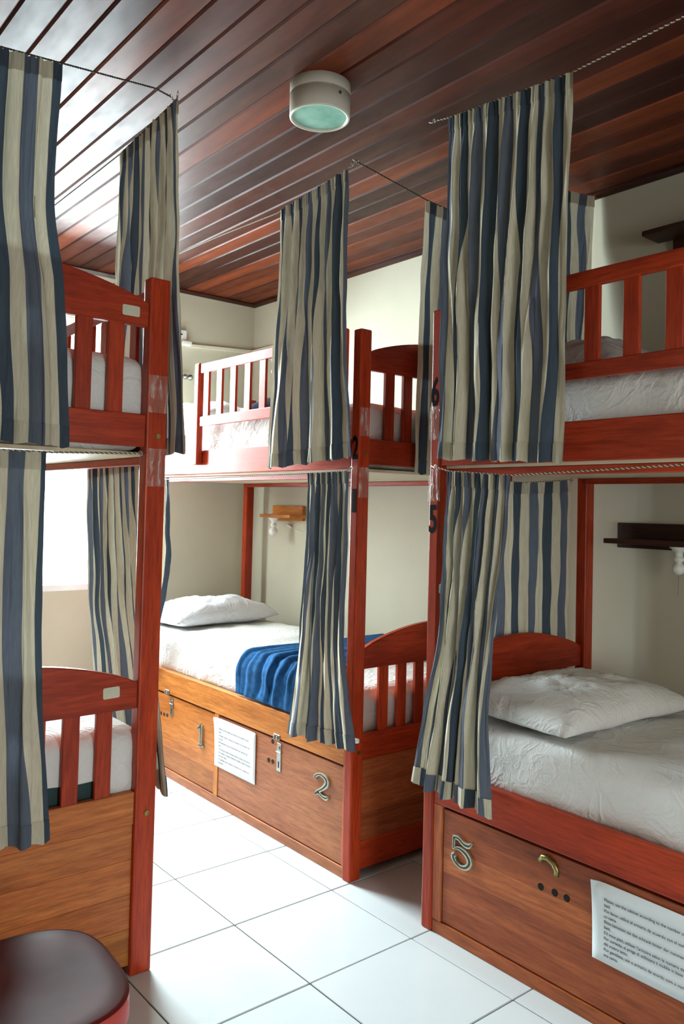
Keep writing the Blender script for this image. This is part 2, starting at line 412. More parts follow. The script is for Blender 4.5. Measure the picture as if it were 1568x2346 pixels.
TA = dict(post='red', rail='gold', rail2='red', board='red', endlow='red', slat='red', panel=('red', 'brown', 'brown', 'brown'), base='door', door='door', guard='red', pw=.055)
BANDS_B = [(0, (.95, .88, .86, 1)), (.205, (1.35, 1.45, 1.3, 1)), (.285, (1.0, .95, .9, 1)), (.345, (.86, .8, .82, 1))]
TB = dict(bands=BANDS_B, post='red', rail='red', rail2='red', board='red', endlow='red', slat='red', panel=('brown',), base='brown', door='brown', guard='red', pw=.055)
TL = dict(post='red', rail='red', rail2='red', board='red', endlow='orange', slat='red', panel=('gold', 'orange', 'orange', 'orange'), base='brown', door='brown', guard='red', pw=.066)
bedA, doorsA, bbA = bunk('bunk_bed', (1.957, 2.287, 0), 1, 1, 'bunk bed with lockers 1 and 2 and a blue blanket on its lower bunk', TA, ((.058, .953), (.993, 1.93)))
bedB, doorsB, bbB = bunk('bunk_bed', (1.957, 1.918, 0), 1, -1, 'bunk bed in the right foreground with locker 5 under its lower bunk', TB, ((.085, .985), (1.025, 1.95)))
bedL, doorsL, bbL = bunk('bunk_bed', (1.134, 2.215, 0), -1, 1, 'bunk bed on the left, two small cream stickers on its arched boards', TL, ((.058, .953), (.993, 1.93)))
doorsA[1].data.materials[0] = wood('gold', 'y', .37, [(0, (.62, .55, .55, 1)), (.142, (.95, .92, .9, 1))])
doorsA[0]['label'] = 'locker door with metal number 2 and taped notice'; doorsA[1]['label'] = 'locker door with metal number 1'
doorsB[0]['label'] = 'locker door with metal number 5 and three round holes'

# --- door details: round holes, hasps, digits, notices
def holes(door, root_y, pts, r=.0095):
    for y, z in pts:
        bm = bmesh.new(); cyl(bm, (.0112, y-root_y, z), (.0125, y-root_y, z), r, 20)
        o = obj('finger_hole', bm, M['hole'], door)
        bm = bmesh.new(); lathe(bm, [(r, 0), (r+.0012, .0012), (r+.0022, 0)], n=20)
        bmesh.ops.rotate(bm, verts=bm.verts, cent=(0, 0, 0), matrix=Matrix.Rotation(-PI/2, 3, 'Y'))
        bmesh.ops.translate(bm, verts=bm.verts, vec=(.0121, y-root_y, z)); obj('hole_rim', bm, wood('gold', 'y'), door, True)
holes(doorsA[0], 2.287, [(2.838, .308), (2.808, .309), (2.812, .391)])
holes(doorsA[1], 2.287, [(3.814, .300), (3.781, .301), (3.748, .303)])
holes(doorsB[0], 1.918, [(1.449, .297), (1.401, .298), (1.361, .298)], .0105)
def hasp(door, y, z0, z1, ry):
    y -= ry
    bm = bmesh.new(); box(bm, .0085, .0118, y-.014, y+.014, z0, z1, bev=.001, seg=1)
    box(bm, .004, .0105, y-.018, y+.016, z0+(z1-z0)*.66, z0+(z1-z0)*.70, bev=.001, seg=1)
    o = obj('hasp', bm, M['steel'], door); o['label'] = 'zinc hasp plate with keyhole slot'
    obj('hasp_slot', B(.0078, .0086, y-.0035, y+.0035, z0+.014, z0+.040), M['hole'], o)
    bm = bmesh.new(); cyl(bm, (.0045, y, z1-.02), (.0086, y, z1-.02), .007, 12); obj('rivet', bm, M['steel'], o)
def staple(root, y, z, m, ry):
    y -= ry
    bm = bmesh.new(); box(bm, .0005, .004, y-.021, y+.021, z-.011, z+.011, bev=.001, seg=1)
    box(bm, -.010, .001, y-.016, y-.009, z-.008, z+.008, bev=.002, seg=2); box(bm, -.010, .001, y+.004, y+.011, z-.008, z+.008, bev=.002, seg=2)
    o = obj('staple', bm, m, root); o['label'] = 'bright metal lock staple'
hasp(doorsA[0], 2.762, .281, .396, 2.287); staple(bedA, 2.770, .421, M['steel'], 2.287)
hasp(doorsA[1], 3.702, .307, .400, 2.287); staple(bedA, 3.737, .424, M['steel'], 2.287)
# remains of a brass latch on the locker 5 door: folded strip
bm = bmesh.new()
pts = [(1.452-1.918, .372), (1.440-1.918, .386), (1.423-1.918, .388), (1.405-1.918, .378), (1.396-1.918, .362), (1.396-1.918, .345)]
tube(bm, [(.006-.004*math.sin(i), a, b) for i, (a, b) in enumerate(pts)], .0085, 6)
for v in bm.verts: v.co.x = .0115+(v.co.x-.0115)*.6
o = obj('broken_latch', bm, M['brass'], doorsB[0]); o['label'] = 'bent brass remains of a lock'

def stroke(bm, pts, wid, fn, x0, x1, ridge=True):
    """ribbon digit: centre line pts (u,v), widths; fn maps (u,v,t)"""
    P2 = [Vector(p) for p in pts]; L, R_ = [], []
    for i, p in enumerate(P2):
        t = (P2[min(i+1, len(P2)-1)]-P2[max(i-1, 0)]).normalized(); nrm = Vector((-t.y, t.x)); w = wid[i]/2
        L.append(p+nrm*w); R_.append(p-nrm*w)
    prism(bm, [tuple(q) for q in L]+[tuple(q) for q in reversed(R_)], fn, x0, x1)
    for f in bm.faces: f.material_index = 0
    return P2
def smooth_path(ctrl, n=7):
    out = []
    for i in range(len(ctrl)-1):
        p0 = Vector(ctrl[max(i-1, 0)]); p1 = Vector(ctrl[i]); p2 = Vector(ctrl[i+1]); p3 = Vector(ctrl[min(i+2, len(ctrl)-1)])
        for k in range(n):
            t = k/n
            out.append(.5*((2*p1)+(-p0+p2)*t+(2*p0-5*p1+4*p2-p3)*t*t+(-p0+3*p1-3*p2+p3)*t**3))
    out.append(Vector(ctrl[-1])); return out
def digit(door, which, yc, zc, w, h, ry):
    # u grows to the viewer's right (towards -y), v up, unit square
    D = {'2': [[(.06, .70, .12), (.12, .86, .15), (.42, .99, .13), (.80, .90, .22), (.86, .68, .26), (.60, .42, .18), (.22, .18, .14), (.08, .03, .06)],
               [(.10, .06, .10), (.34, .16, .13), (.60, .08, .14), (.86, .08, .18), (.96, .20, .04)]],
         '5': [[(.12, .52, .10), (.14, .95, .12)], [(.10, .93, .12), (.35, .95, .14), (.62, .83, .16), (.86, .84, .17), (.98, .97, .04)],
               [(.16, .56, .07), (.40, .62, .13), (.74, .52, .21), (.90, .30, .23), (.76, .09, .19), (.48, .02, .14), (.22, .12, .16), (.12, .28, .22), (.20, .36, .16)]],
         '1': [[(.12, .74, .10), (.40, .84, .16), (.62, .99, .12)], [(.60, .99, .26), (.60, .03, .28)], [(.28, .02, .07), (.60, .045, .09), (.94, .02, .07)]]}
    y = yc-ry
    fn = lambda u, v, t: Vector((t, y-(u-.5)*w*1.0, zc+(v-.5)*h))
    bm = bmesh.new(); bg = bmesh.new()
    for s in D[which]:
        pth = smooth_path([(a, b) for a, b, _ in s]); ws = [p.x for p in smooth_path([(c, 0) for _, _, c in s])]
        asp = w/h
        stroke(bm, pth, ws, fn, .003, .0115)
        stroke(bg, pth[1:-1], [max(.02, x*.38) for x in ws[1:-1]], fn, .0022, .0032)
    o = obj('metal_digit', bm, M['nickel'], door); o['label'] = 'metal number %s' % which
    obj('digit_groove', bg, M['groove'], o)
digit(doorsA[0], '2', 2.470, .302, .092, .088, 2.287)
digit(doorsA[1], '1', 3.404, .283, .075, .104, 2.287)
digit(doorsB[0], '5', 1.749, .293, .088, .092, 1.918)

NOTICE = ("Please, use the cabinet according to the number of your\nbed.\nPor favor, utilice el armario de acuerdo con el numero de\nsu cama.\n"
          "Bitte benutzen sie den schrank hinter der nummer des\nbett.\nS'il vous plait, utiliser l'armoire selon le numero de votre lit.\n"
          "Per cortesia, si prega di utilizzare il mobile in base al numero\ndel vostro letto.\nPor gentileza, use o armario de acordo com o numero da\nsua cama.")
def notice(root, ry, y_left, width, z0, z1, label):
    # laminated sheet, slightly curled; u to the viewer's right = -y
    n = 16; bm = bmesh.new(); rows = []
    for i in range(n+1):
        u = i/n; col = []
        for j in range(9):
            v = j/8
            curl = .012*max(0, 1-u*9)**2*(v**3) + .0008*math.sin(u*5+v*2)+.002
            col.append(bm.verts.new((.0118-.0028-curl, y_left-ry-u*width, z0+(z1-z0)*v+.004*(1-u)*0)))
        rows.append(col)
    for i in range(n):
        for j in range(8): bm.faces.new((rows[i][j], rows[i][j+1], rows[i+1][j+1], rows[i+1][j])).smooth = True
    o = obj('notice', bm, M['paper'], root); o['label'] = label
    md = o.modifiers.new('s', 'SOLIDIFY'); md.thickness = .0008; md.offset = 1
    s = width*.0326
    text_mesh('lettering', NOTICE, s, M['ink'], o, frame((.0038, y_left-ry-width*.11, z1-(z1-z0)*.22), (0, -1, 0), (0, 0, 1)), bold=.00012, ext=.0001, line=1.32*(z1-z0)/.21)
notice(doorsA[0], 2.287, 3.268, .335, .178, .398, 'laminated white notice taped to the door')
notice(doorsB[0], 1.918, 1.275, .335, .176, .386, 'laminated white notice taped to the door')

# painted numbers on the aisle faces of the posts
def post_number(root, ch, yc, zc, h, ry, wscale):
    mt = frame((-.0004, 0, 0), (0, -1, 0), (0, 0, 1))
    o = text_mesh('painted_number', ch, h*1.38, M['black'], root, Matrix.Identity(4), bold=.003, ext=.0003)
    xs = [v.co.x for v in o.data.vertices]; ys = [v.co.y for v in o.data.vertices]
    cx, cyy = (min(xs)+max(xs))/2, (min(ys)+max(ys))/2
    sx_ = wscale/(max(xs)-min(xs)); sy2 = h/(max(ys)-min(ys))
    o.data.transform(Matrix.Translation((-.0006, yc-ry, zc)) @ frame((0, 0, 0), (0, -1, 0), (0, 0, 1)) @ Matrix.Diagonal((sx_, sy2, 1, 1)) @ Matrix.Translation((-cx, -cyy, 0)))
    o['label'] = 'black number %s painted on the post' % ch
post_number(bedA, '1', 2.307, 1.403, .088, 2.287, .022)
post_number(bedA, '2', 2.307, 1.602, .088, 2.287, .034)
post_number(bedB, '5', 1.899, 1.345, .095, 1.918, .034)
post_number(bedB, '6', 1.899, 1.772, .100, 1.918, .034)
# clear plastic pockets, stickers, screws
def film_x(root, x, y0, y1, z0, z1):   # on an aisle face
    bm = bmesh.new(); pocket(bm, lambda u, v, t: Vector((x-t, y0+(y1-y0)*u, z0+(z1-z0)*v))); o = obj('plastic_pocket', bm, M['film'], root, True); o['label'] = 'clear plastic pocket'
def film_y(root, y, x0_, x1_, z0, z1):
    bm = bmesh.new(); pocket(bm, lambda u, v, t: Vector((x0_+(x1_-x0_)*u, y-t, z0+(z1-z0)*v))); o = obj('plastic_pocket', bm, M['film'], root, True); o['label'] = 'clear plastic pocket'
def pocket(bm, fn):
    n, mm = 12, 18; rows = []
    sd = random.random()*50
    for i in range(n+1):
        row = []
        for j in range(mm+1):
            u, v = i/n, j/mm
            b = .0012+.005*math.sin(PI*u)**.6*(math.sin(PI*min(1, v*1.1))**.5 if v < .9 else 0)*(.5+abs(noise.noise(Vector((u*3+sd, v*3, 1)))))
            row.append(bm.verts.new(fn(u, v, b)))
        rows.append(row)
    for i in range(n):
        for j in range(mm): bm.faces.new((rows[i][j], rows[i+1][j], rows[i+1][j+1], rows[i][j+1]))
film_y(bedL, 0, -.063, .001, 1.645, 1.757); film_y(bedL, 0, -.063, .001, 1.425, 1.538)
film_y(bedA, 0, .002, .058, 1.645, 1.752); film_y(bedA, 0, .002, .058, 1.415, 1.528)
film_x(bedB, 0, -.047, .004, 1.61, 1.722); film_x(bedB, 0, -.050, .006, 1.405, 1.512)
def sticker(root, x0_, x1_, y, z0, z1, tilt=0):
    w_, h_, r_ = (x1_-x0_)/2, (z1-z0)/2, .005; poly = []
    for cx, cz, a0 in ((w_-r_, h_-r_, 0), (-w_+r_, h_-r_, PI/2), (-w_+r_, -h_+r_, PI), (w_-r_, -h_+r_, PI*1.5)):
        for k in range(5): poly.append((cx+r_*math.cos(a0+PI/8*k), cz+r_*math.sin(a0+PI/8*k)))
    bm = bmesh.new(); prism(bm, poly, lambda u, v, t: Vector((u, t, v)), -.0012, -.0004)
    o = obj('sticker', bm, M['label'], root); o.location = ((x0_+x1_)/2, y, (z0+z1)/2); o.rotation_euler = (0, tilt, 0); o['label'] = 'cream rounded sticker'
sticker(bedL, -.150, -.096, .006, 1.922, 1.953); sticker(bedL, -.172, -.122, .006, .813, .845, -.03)
sticker(bedB, .004, .030, -.048, 1.100, 1.131)
def screw(root, x, y, z, m):
    bm = bmesh.new(); cyl(bm, (x, y+.001, z), (x, y-.003, z), .0075, 14); bmesh.ops.bevel(bm, geom=[e for e in bm.edges if e.calc_length() < .004], offset=.001, segments=1, affect='EDGES') if False else None
    o = obj('bolt_head', bm, m, root)
screw(bedL, -.029, 0, 1.575, M['brass']); screw(bedL, -.029, 0, .465, M['brass']); screw(bedA, .033, 0, 1.579, M['brass']); screw(bedA, .033, 0, .469, M['brass'])
bm = B(-.012, .0, -.042, -.002, .518, .534, bev=.003); o = obj('door_stop', bm, M['white_plastic'], bedA); o['label'] = 'small white plastic clip'
for v in o.data.vertices: v.co.z += (v.co.y+.02)*-.1

# ================================================================ BEDDING
def soft_box(name, x0, x1, y0, y1, z0, z1, r, m, parent=None, wr=.006, seed=0, res=.03, crown=0.0, zb=None):
    bm = bmesh.new(); c = Vector(((x0+x1)/2, (y0+y1)/2, (z0+z1)/2)); h = Vector(((x1-x0)/2, (y1-y0)/2, (z1-z0)/2))
    bmesh.ops.create_cube(bm, size=2)
    def cuts(ax, n):
        for k in range(1, n):
            p = Vector((0, 0, 0)); p[ax] = -1+2*k/n; nn = Vector((0, 0, 0)); nn[ax] = 1
            bmesh.ops.bisect_plane(bm, geom=bm.verts[:]+bm.edges[:]+bm.faces[:], plane_co=p, plane_no=nn)
    cuts(0, int(2*h.x/res)); cuts(1, int(2*h.y/res)); cuts(2, max(6, int(2*h.z/.02)))
    for v in bm.verts:
        p = Vector((v.co.x*h.x, v.co.y*h.y, v.co.z*h.z))
        q = Vector((max(-h.x+r, min(h.x-r, p.x)), max(-h.y+r, min(h.y-r, p.y)), max(-h.z+r, min(h.z-r, p.z))))
        d = p-q
        if d.length > 1e-6: dn = d.normalized(); p = q+dn*r
        else: dn = Vector((0, 0, 1 if v.co.z > 0 else -1))
        w = p+c
        top = (v.co.z+1)/2
        side = 1-abs(dn.z)
        n1 = noise.noise(Vector((w.x*3+seed, w.y*3, w.z*2)))
        n2 = noise.noise(Vector((w.x*9+seed, w.y*9+w.z*6, w.z*3)))
        n3 = noise.noise(Vector((w.x*16, w.y*22+w.z*14+seed, w.z*5)))
        p += dn*(wr*(n1*1.2+n2*.8) + wr*.9*side*abs(n3))
        if crown and v.co.z > 0: p.z += crown*(1-v.co.x**2)*(1-v.co.y**2)
        if zb and v.co.z < -.999: pass
        v.co = p+c
    return obj(name, bm, m, parent, True)
def mattress(loc_x0, x1, y0, y1, z0, z1, label, seed, crown=.012, teal=False):
    if teal:
        o = soft_box('mattress', loc_x0, x1, y0, y1, z0, z1-.006, .045, M['teal'], None, .001, seed)
        tag(o, label, 'mattress', 'mattresses on the bunks')
        s = soft_box('fitted_sheet', loc_x0-.005, x1+.005, y0-.006, y1+.006, z0+.004, z1, .05, M['sheet'], o, .005, seed, crown=crown)
        bm = bmesh.new(); bm.from_mesh(s.data)
        xm = (loc_x0+x1)/2
        for v in bm.verts:
            if v.co.y < y0+.05:
                d = abs(v.co.x-xm); h = .082 if d < .28 else max(0, .082*(1-(d-.28)/.07))
                v.co.z = max(v.co.z, z0+.004+h+.004*math.sin(v.co.x*26))
            else: v.co.z = max(v.co.z, z0+.006)
        bm.to_mesh(s.data); bm.free()
        return o
    o = soft_box('mattress', loc_x0, x1, y0, y1, z0, z1, .05, M['sheet'], None, .009, seed, crown=crown)
    return tag(o, label, 'mattress', 'mattresses on the bunks')
mattress(1.992, 2.82, 2.325, 4.36, .496, .690, 'white sheeted mattress of the lower bunk under the blue blanket', 3)
mattress(1.992, 2.82, 2.325, 4.36, 1.527, 1.785, 'white sheeted mattress of the far upper bunk behind the pale guard rail', 9)
mattress(1.992, 2.82, -.16, 1.875, .496, .692, 'white sheeted mattress of the right foreground lower bunk above locker 5', 5)
mattress(1.992, 2.82, -.16, 1.875, 1.527, 1.775, 'white sheeted mattress of the upper bunk behind the red guard rail at right', 6)
mattress(.262, 1.098, 2.25, 4.30, .496, .715, 'white sheeted mattress with dark teal underside in the left lower bunk', 12, crown=.03, teal=True)
mattress(.262, 1.095, 2.25, 4.30, 1.527, 1.815, 'white sheeted mattress of the left upper bunk behind the arched footboard', 14, crown=.03)

def pillow(c, a, b, h, rz, tilt, label, seed, m):
    o = empty('pillow', c, label, 'pillow', 'white pillows', rz)
    bm = bmesh.new(); n = 44; mm = 32
    def P_(u, v, side):
        x = a*u*(1-.07*(1-v*v)); y = b*v*(1-.10*(1-u*u))
        e = max(0, (1-abs(u)**3.2))*max(0, (1-abs(v)**3.0))
        t = h*(e**.52)
        w = noise.noise(Vector((u*2.2+seed, v*2, side)))*.22+noise.noise(Vector((u*6+seed, v*5, 3)))*.07
        edge = noise.noise(Vector((u*9+seed, v*9, 7)))*.006
        cr = -abs(noise.noise(Vector((u*4+v*7+seed, v*3-u*5, 2))))*.15*e**.3
        t *= (1+w+cr*1.2)
        z = t*.72 if side > 0 else -t*.28
        return Vector((x+edge, y+edge*.6, z+.28*h + tilt*x))
    top = [[bm.verts.new(P_(-1+2*i/n, -1+2*j/mm, 1)) for j in range(mm+1)] for i in range(n+1)]
    bot = [[top[i][j] if i in (0, n) or j in (0, mm) else bm.verts.new(P_(-1+2*i/n, -1+2*j/mm, -1)) for j in range(mm+1)] for i in range(n+1)]
    for i in range(n):
        for j in range(mm):
            bm.faces.new((top[i][j], top[i+1][j], top[i+1][j+1], top[i][j+1]))
            bm.faces.new((bot[i][j+1], bot[i+1][j+1], bot[i+1][j], bot[i][j]))
    obj('pillowcase', bm, m, o, True)
    # seam piping along the rim
    rim = [top[0][0].co.copy()] if False else None
    return o
pillow((2.43, 4.13, .690), .36, .20, .155, .10, 0, 'white pillow at the head of the lower bunk with the blue blanket', 2, M['pillow'])
pillow((2.36, 1.62, .694), .36, .25, .135, -.05, 0, 'white pillow with an open case in the right foreground lower bunk', 8, M['sheet'])
pillow((2.50, 1.60, 1.790), .33, .21, .18, .05, 0, 'white pillow in the upper bunk behind the red guard rail at right', 15, M['sheet'])
pillow((2.40, 4.02, 1.800), .34, .22, .15, .1, 0, 'white pillow at the head of the far upper bunk', 21, M['sheet'])

def drape(name, label, xs, y0, y1, ztop, zlow, m, seed, fold=.012, th=.008, cat='blanket'):
    """blanket across the bunk: up the aisle side, over the top"""
    path = []
    xa, xb = xs; r = .06
    for i in range(10): path.append((xa, zlow+(ztop-r-zlow)*i/10, -1, 0))
    for i in range(9):
        a = PI/2*i/8; path.append((xa+r-r*math.cos(a), ztop-r+r*math.sin(a), -math.cos(a), math.sin(a)))
    for i in range(1, 24): path.append((xa+r+(xb-xa-r)*i/23, ztop, 0, 1))
    bm = bmesh.new(); n = 80; rows = []
    for j in range(n+1):
        t = j/n; row = []
        for k, (x, z, nx, nz) in enumerate(path):
            s = k/len(path)
            y = y0+(y1-y0)*t + .03*math.sin(s*5+seed)*(1 if t > .5 else .6)+.02*noise.noise(Vector((s*4, t*3, seed)))
            ph = t*34+2.2*noise.noise(Vector((s*2.2, t*2, seed)))+s*3.0
            d = fold*(.55+.45*noise.noise(Vector((t*6, s*3, seed+4))))*(math.sin(ph)+.4*math.sin(ph*2.3+1))*(.45+.9*math.sin(PI*min(1, s*1.5)))+fold*.9+.004
            if t < .04 or t > .96: d *= .6
            row.append(bm.verts.new((x+nx*d, y, z+nz*d+.02*(1 if nz > .9 else 0)*math.sin(PI*t)*s*1.5)))
        rows.append(row)
    for j in range(n):
        for k in range(len(path)-1): bm.faces.new((rows[j][k], rows[j+1][k], rows[j+1][k+1], rows[j][k+1]))
    o = obj(name, bm, m, None, True); md = o.modifiers.new('s', 'SOLIDIFY'); md.thickness = th; md.offset = 0
    return tag(o, label, cat)
drape('blanket', 'blue fleece blanket folded across the foot of the lower bunk above locker 2', (1.978, 2.83), 2.60, 3.13, .700, .540, M['blanket'], 4)
# folded navy blanket on the far upper bunk
o = soft_box('folded_blanket', 2.01, 2.38, 2.86, 3.16, 1.772, 1.835, .028, M['navy'], None, .012, 33, crown=.03); tag(o, 'navy blanket folded on the far upper bunk behind the pale guard slats', 'blanket')

# ================================================================ CURTAINS
def interp(poly, t):
    L = [0]
    for a, b in zip(poly, poly[1:]): L.append(L[-1]+abs(a[1]-b[1]))
    d = t*L[-1]
    for i in range(len(poly)-1):
        if d <= L[i+1] or i == len(poly)-2:
            f = (d-L[i])/max(1e-9, L[i+1]-L[i]); f = max(0, min(1, f))
            # smooth interpolation (Catmull-Rom on s)
            p0 = poly[max(0, i-1)]; p1 = poly[i]; p2 = poly[i+1]; p3 = poly[min(len(poly)-1, i+2)]
            s = .5*(2*p1[0]+(-p0[0]+p2[0])*f+(2*p0[0]-5*p1[0]+4*p2[0]-p3[0])*f*f+(-p0[0]+3*p1[0]-3*p2[0]+p3[0])*f**3)
            return s, p1[1]+(p2[1]-p1[1])*f
def curtain(label, plane, c, left, right, folds, amp, seed, group, full=1.9, sag=0., side=-1, heading=True, sway=0., hem='cloth2'):
    """cloth hanging in the plane x=c or y=c; left/right = edge polylines (s, z) from top to bottom"""
    root = empty('striped_curtain', (c, left[0][0], 0) if plane == 'x' else (left[0][0], c, 0), label, 'curtain', group)
    ox, oy = root.location.x, root.location.y
    nu, nv = folds*14, 72
    w = sum(abs(interp(left, t)[0]-interp(right, t)[0]) for t in (0, .5, 1))/3*full
    def pt(gu, t, off=0.):
        (sl, zl), (sr, zr) = interp(left, t), interp(right, t)
        wd = sr-sl
        # uneven folds that wander on their way down
        wander = 2.6*noise.noise(Vector((gu*2.2+seed, t*1.1, 1)))+.55*noise.noise(Vector((gu*6+seed, t*2.3, 2)))
        ph = 2*PI*folds*gu+wander*2.0
        env = min(1, .28+t*5) if t < .15 else 1
        big = amp*(.65+.5*noise.noise(Vector((gu*4+seed, t*.8, 5))))*(.7+.45*t)*env
        edge = min(1, gu*folds*1.2, (1-gu)*folds*1.2); edge = .35+.65*edge
        b = max(0, min(1, (t-.25)/.6)); b = .75*b*b*(3-2*b)
        d = big*edge*((1-b)*(math.sin(ph)+.28*math.sin(2*ph+1.3+seed)) + b*(1.15*math.sin(ph*.55+seed)+.42*math.sin(ph*1.3+2)))
        rn = .004*noise.noise(Vector((gu*40+seed, t*9, 6)))+.010*noise.noise(Vector((gu*9+seed, t*5, 8)))*min(1, t*3)
        if t < .09: d += .0045*math.sin(gu*2*PI*folds*2.7+seed)*(1-t/.09)
        lat = .34*big*math.sin(2*ph+.4)*edge
        s = sl+wd*gu + (lat if wd > 0 else -lat)*min(1, gu*9, (1-gu)*9)
        z = zl+(zr-zl)*gu + (sag*4*gu*(1-gu)*-1)*(1-t)
        if t > .98: z += .004*math.sin(ph)
        depth = d+rn+side*off+sway*t*t
        return Vector((depth, s-oy, z)) if plane == 'x' else Vector((s-ox, depth, z))
    def sheet(nm, t0, t1, rows_, off, mt, u0=0, u1=1):
        bm = bmesh.new(); uvl = bm.loops.layers.uv.new('UVMap'); g = []
        for j in range(rows_+1):
            t = t0+(t1-t0)*j/rows_
            g.append([bm.verts.new(pt(u0+(u1-u0)*i/nu, t, off)) for i in range(nu+1)])
        for j in range(rows_):
            for i in range(nu):
                f = bm.faces.new((g[j][i], g[j+1][i], g[j+1][i+1], g[j][i+1])); f.smooth = True
                for l, (a, b) in zip(f.loops, ((i, j), (i, j+1), (i+1, j+1), (i+1, j))):
                    l[uvl].uv = ((a/nu)*w+seed*.037, b/rows_)
        return obj(nm, bm, mt, root)
    H = abs(left[0][1]-left[-1][1])
    sheet('cloth', 0, 1, nv, 0, M['cloth'])
    sheet('hem', 1-.055/H, 1.0015, 4, .0022, M[hem])
    if heading: sheet('heading', -.004, .045/H, 4, .0026, M['cloth2'])
    return root
G1 = 'striped privacy curtains of the upper bunks'; G2 = 'striped privacy curtains of the lower bunks'
# far bunk (A), upper and lower, aisle side
curtain('striped curtain at the foot of the far upper bunk, hanging beside the post marked 2', 'x', 1.885, [(2.733, 2.594), (2.733, 2.383), (2.758, 2.024), (2.789, 1.528)], [(2.295, 2.633), (2.295, 2.286), (2.283, 1.959), (2.239, 1.559)], 8, .023, 1, G1, 1.75)
curtain('striped curtain over the blue blanket, flaring beside the post marked 1', 'x', 1.90, [(2.524, 1.506), (2.526, 1.225), (2.555, .882), (2.576, .709), (2.619, .478)], [(2.277, 1.509), (2.275, 1.238), (2.283, .919), (2.242, .658), (2.205, .511)], 7, .021, 2, G2, 2.7)
# right foreground bunk (B)
curtain('wide striped curtain beside the red guard rail at right, under the ceiling', 'x', 1.885, [(1.790, 2.639), (1.797, 2.350), (1.808, 2.041), (1.806, 1.756), (1.812, 1.538)], [(1.321, 2.600), (1.330, 2.293), (1.335, 2.024), (1.334, 1.732), (1.342, 1.514)], 10, .022, 5, G1, 1.9)
curtain('striped curtain bunched beside the post marked 5 above locker 5', 'x', 1.90, [(1.779, 1.499), (1.793, 1.262), (1.808, .982), (1.869, .692), (1.913, .483)], [(1.530, 1.482), (1.542, 1.275), (1.577, 1.013), (1.596, .750), (1.576, .466)], 8, .022, 11, G2, 2.7, hem='cloth3')
curtain('striped curtain across the head of the right lower bunk, behind its arched board', 'y', 1.945, [(2.22, 1.492), (2.22, 1.2), (2.22, .60)], [(2.80, 1.510), (2.80, 1.2), (2.79, .60)], 9, .014, 13, G2, 1.2, sag=.012)
curtain('striped curtain at the head of the right upper bunk, against the wall', 'y', 1.945, [(2.60, 2.660), (2.62, 2.3), (2.66, 1.70)], [(2.935, 2.705), (2.92, 2.4), (2.86, 1.70)], 5, .018, 17, G1, 1.25)
# foot end of far upper bunk
curtain('narrow striped curtain between the posts marked 2 and 6', 'y', 2.262, [(2.255, 2.600), (2.237, 2.280), (2.222, 1.520)], [(2.46, 2.592), (2.44, 2.28), (2.42, 1.50)], 4, .016, 19, G1, 1.5)
# head end of far lower bunk
curtain('backlit striped curtain at the head of the far lower bunk', 'x', 1.93, [(3.98, 1.508), (3.99, 1.2), (3.97, .70), (3.97, .50)], [(3.725, 1.507), (3.715, 1.273), (3.695, 1.056), (3.80, .722), (3.86, .56)], 6, .02, 23, G2, 1.8)
# left bunk, foot end
curtain('long striped curtain at the left edge, hanging from the ceiling cord over the upper footboard', 'y', 2.165, [(.36, 2.515), (.37, 2.2), (.38, 1.9), (.39, 1.535)], [(.766, 2.555), (.759, 2.171), (.790, 1.975), (.819, 1.521)], 7, .022, 29, G1, 1.5)
curtain('long striped curtain at the left edge, covering the lower footboard', 'y', 2.175, [(.38, 1.500), (.38, 1.2), (.39, .9), (.40, .500)], [(.762, 1.505), (.762, 1.140), (.771, .897), (.809, .465)], 6, .017, 31, G2, 1.35)
# left bunk, aisle side
curtain('dark backlit curtain hanging above the left bunk, between its post and the ceiling', 'x', 1.20, [(2.77, 2.637), (2.78, 2.33), (2.78, 2.02), (2.78, 1.524)], [(2.343, 2.678), (2.312, 2.328), (2.292, 2.08), (2.225, 1.532)], 8, .018, 37, G1, 1.9, side=1)
curtain('dark backlit curtain inside the left lower bunk, in front of the bright window', 'x', 1.168, [(2.90, 1.505), (2.855, 1.059), (2.776, .768), (2.70, .505)], [(2.475, 1.530), (2.430, 1.29), (2.33, .90), (2.20, .505)], 8, .016, 41, G2, 2.0, side=1)

# ---- cords
def cord(label, pts, r=.0017, pitch=.015, hooks=(0, -1)):
    P3 = [Vector(p) for p in pts]
    root = empty('twisted_cord', P3[0], label, 'cord')
    L = sum((b-a).length for a, b in zip(P3, P3[1:])); n = max(8, int(L/pitch*6))
    def at(t):
        d = t*L
        for a, b in zip(P3, P3[1:]):
            l = (b-a).length
            if d <= l: return a.lerp(b, d/l), (b-a).normalized()
            d -= l
        return P3[-1], (P3[-1]-P3[-2]).normalized()
    for s, mt in ((0, M['cordd' if 'dark' in label else 'cord']), (1, M['cordb' if 'dark' in label else 'cordd'])):
        pp = []
        for i in range(n+1):
            p, t = at(i/n); a = Vector((0, 0, 1)); a = (a-t*a.dot(t)).normalized(); b = t.cross(a); th = 2*PI*(i/n*L/pitch)+PI*s
            pp.append(p-P3[0]+a*r*.8*math.cos(th)+b*r*.8*math.sin(th))
        bm = bmesh.new(); tube(bm, pp, r, 5); obj('strand', bm, mt, root)
    for h in hooks:
        p = P3[h]-P3[0]; t = (P3[1]-P3[0]).normalized() if h == 0 else (P3[-1]-P3[-2]).normalized()
        bm = bmesh.new(); up = Vector((0, 0, 1))
        tube(bm, [p+t*.007*math.cos(a)+up*.007*math.sin(a) for a in [k*PI/6 for k in range(-2, 9)]]+[p+t*.007*math.cos(PI*4/3)-t*.02*(1 if h == 0 else -1)], .0013, 6)
        obj('hook', bm, M['steel'], root)
    return root
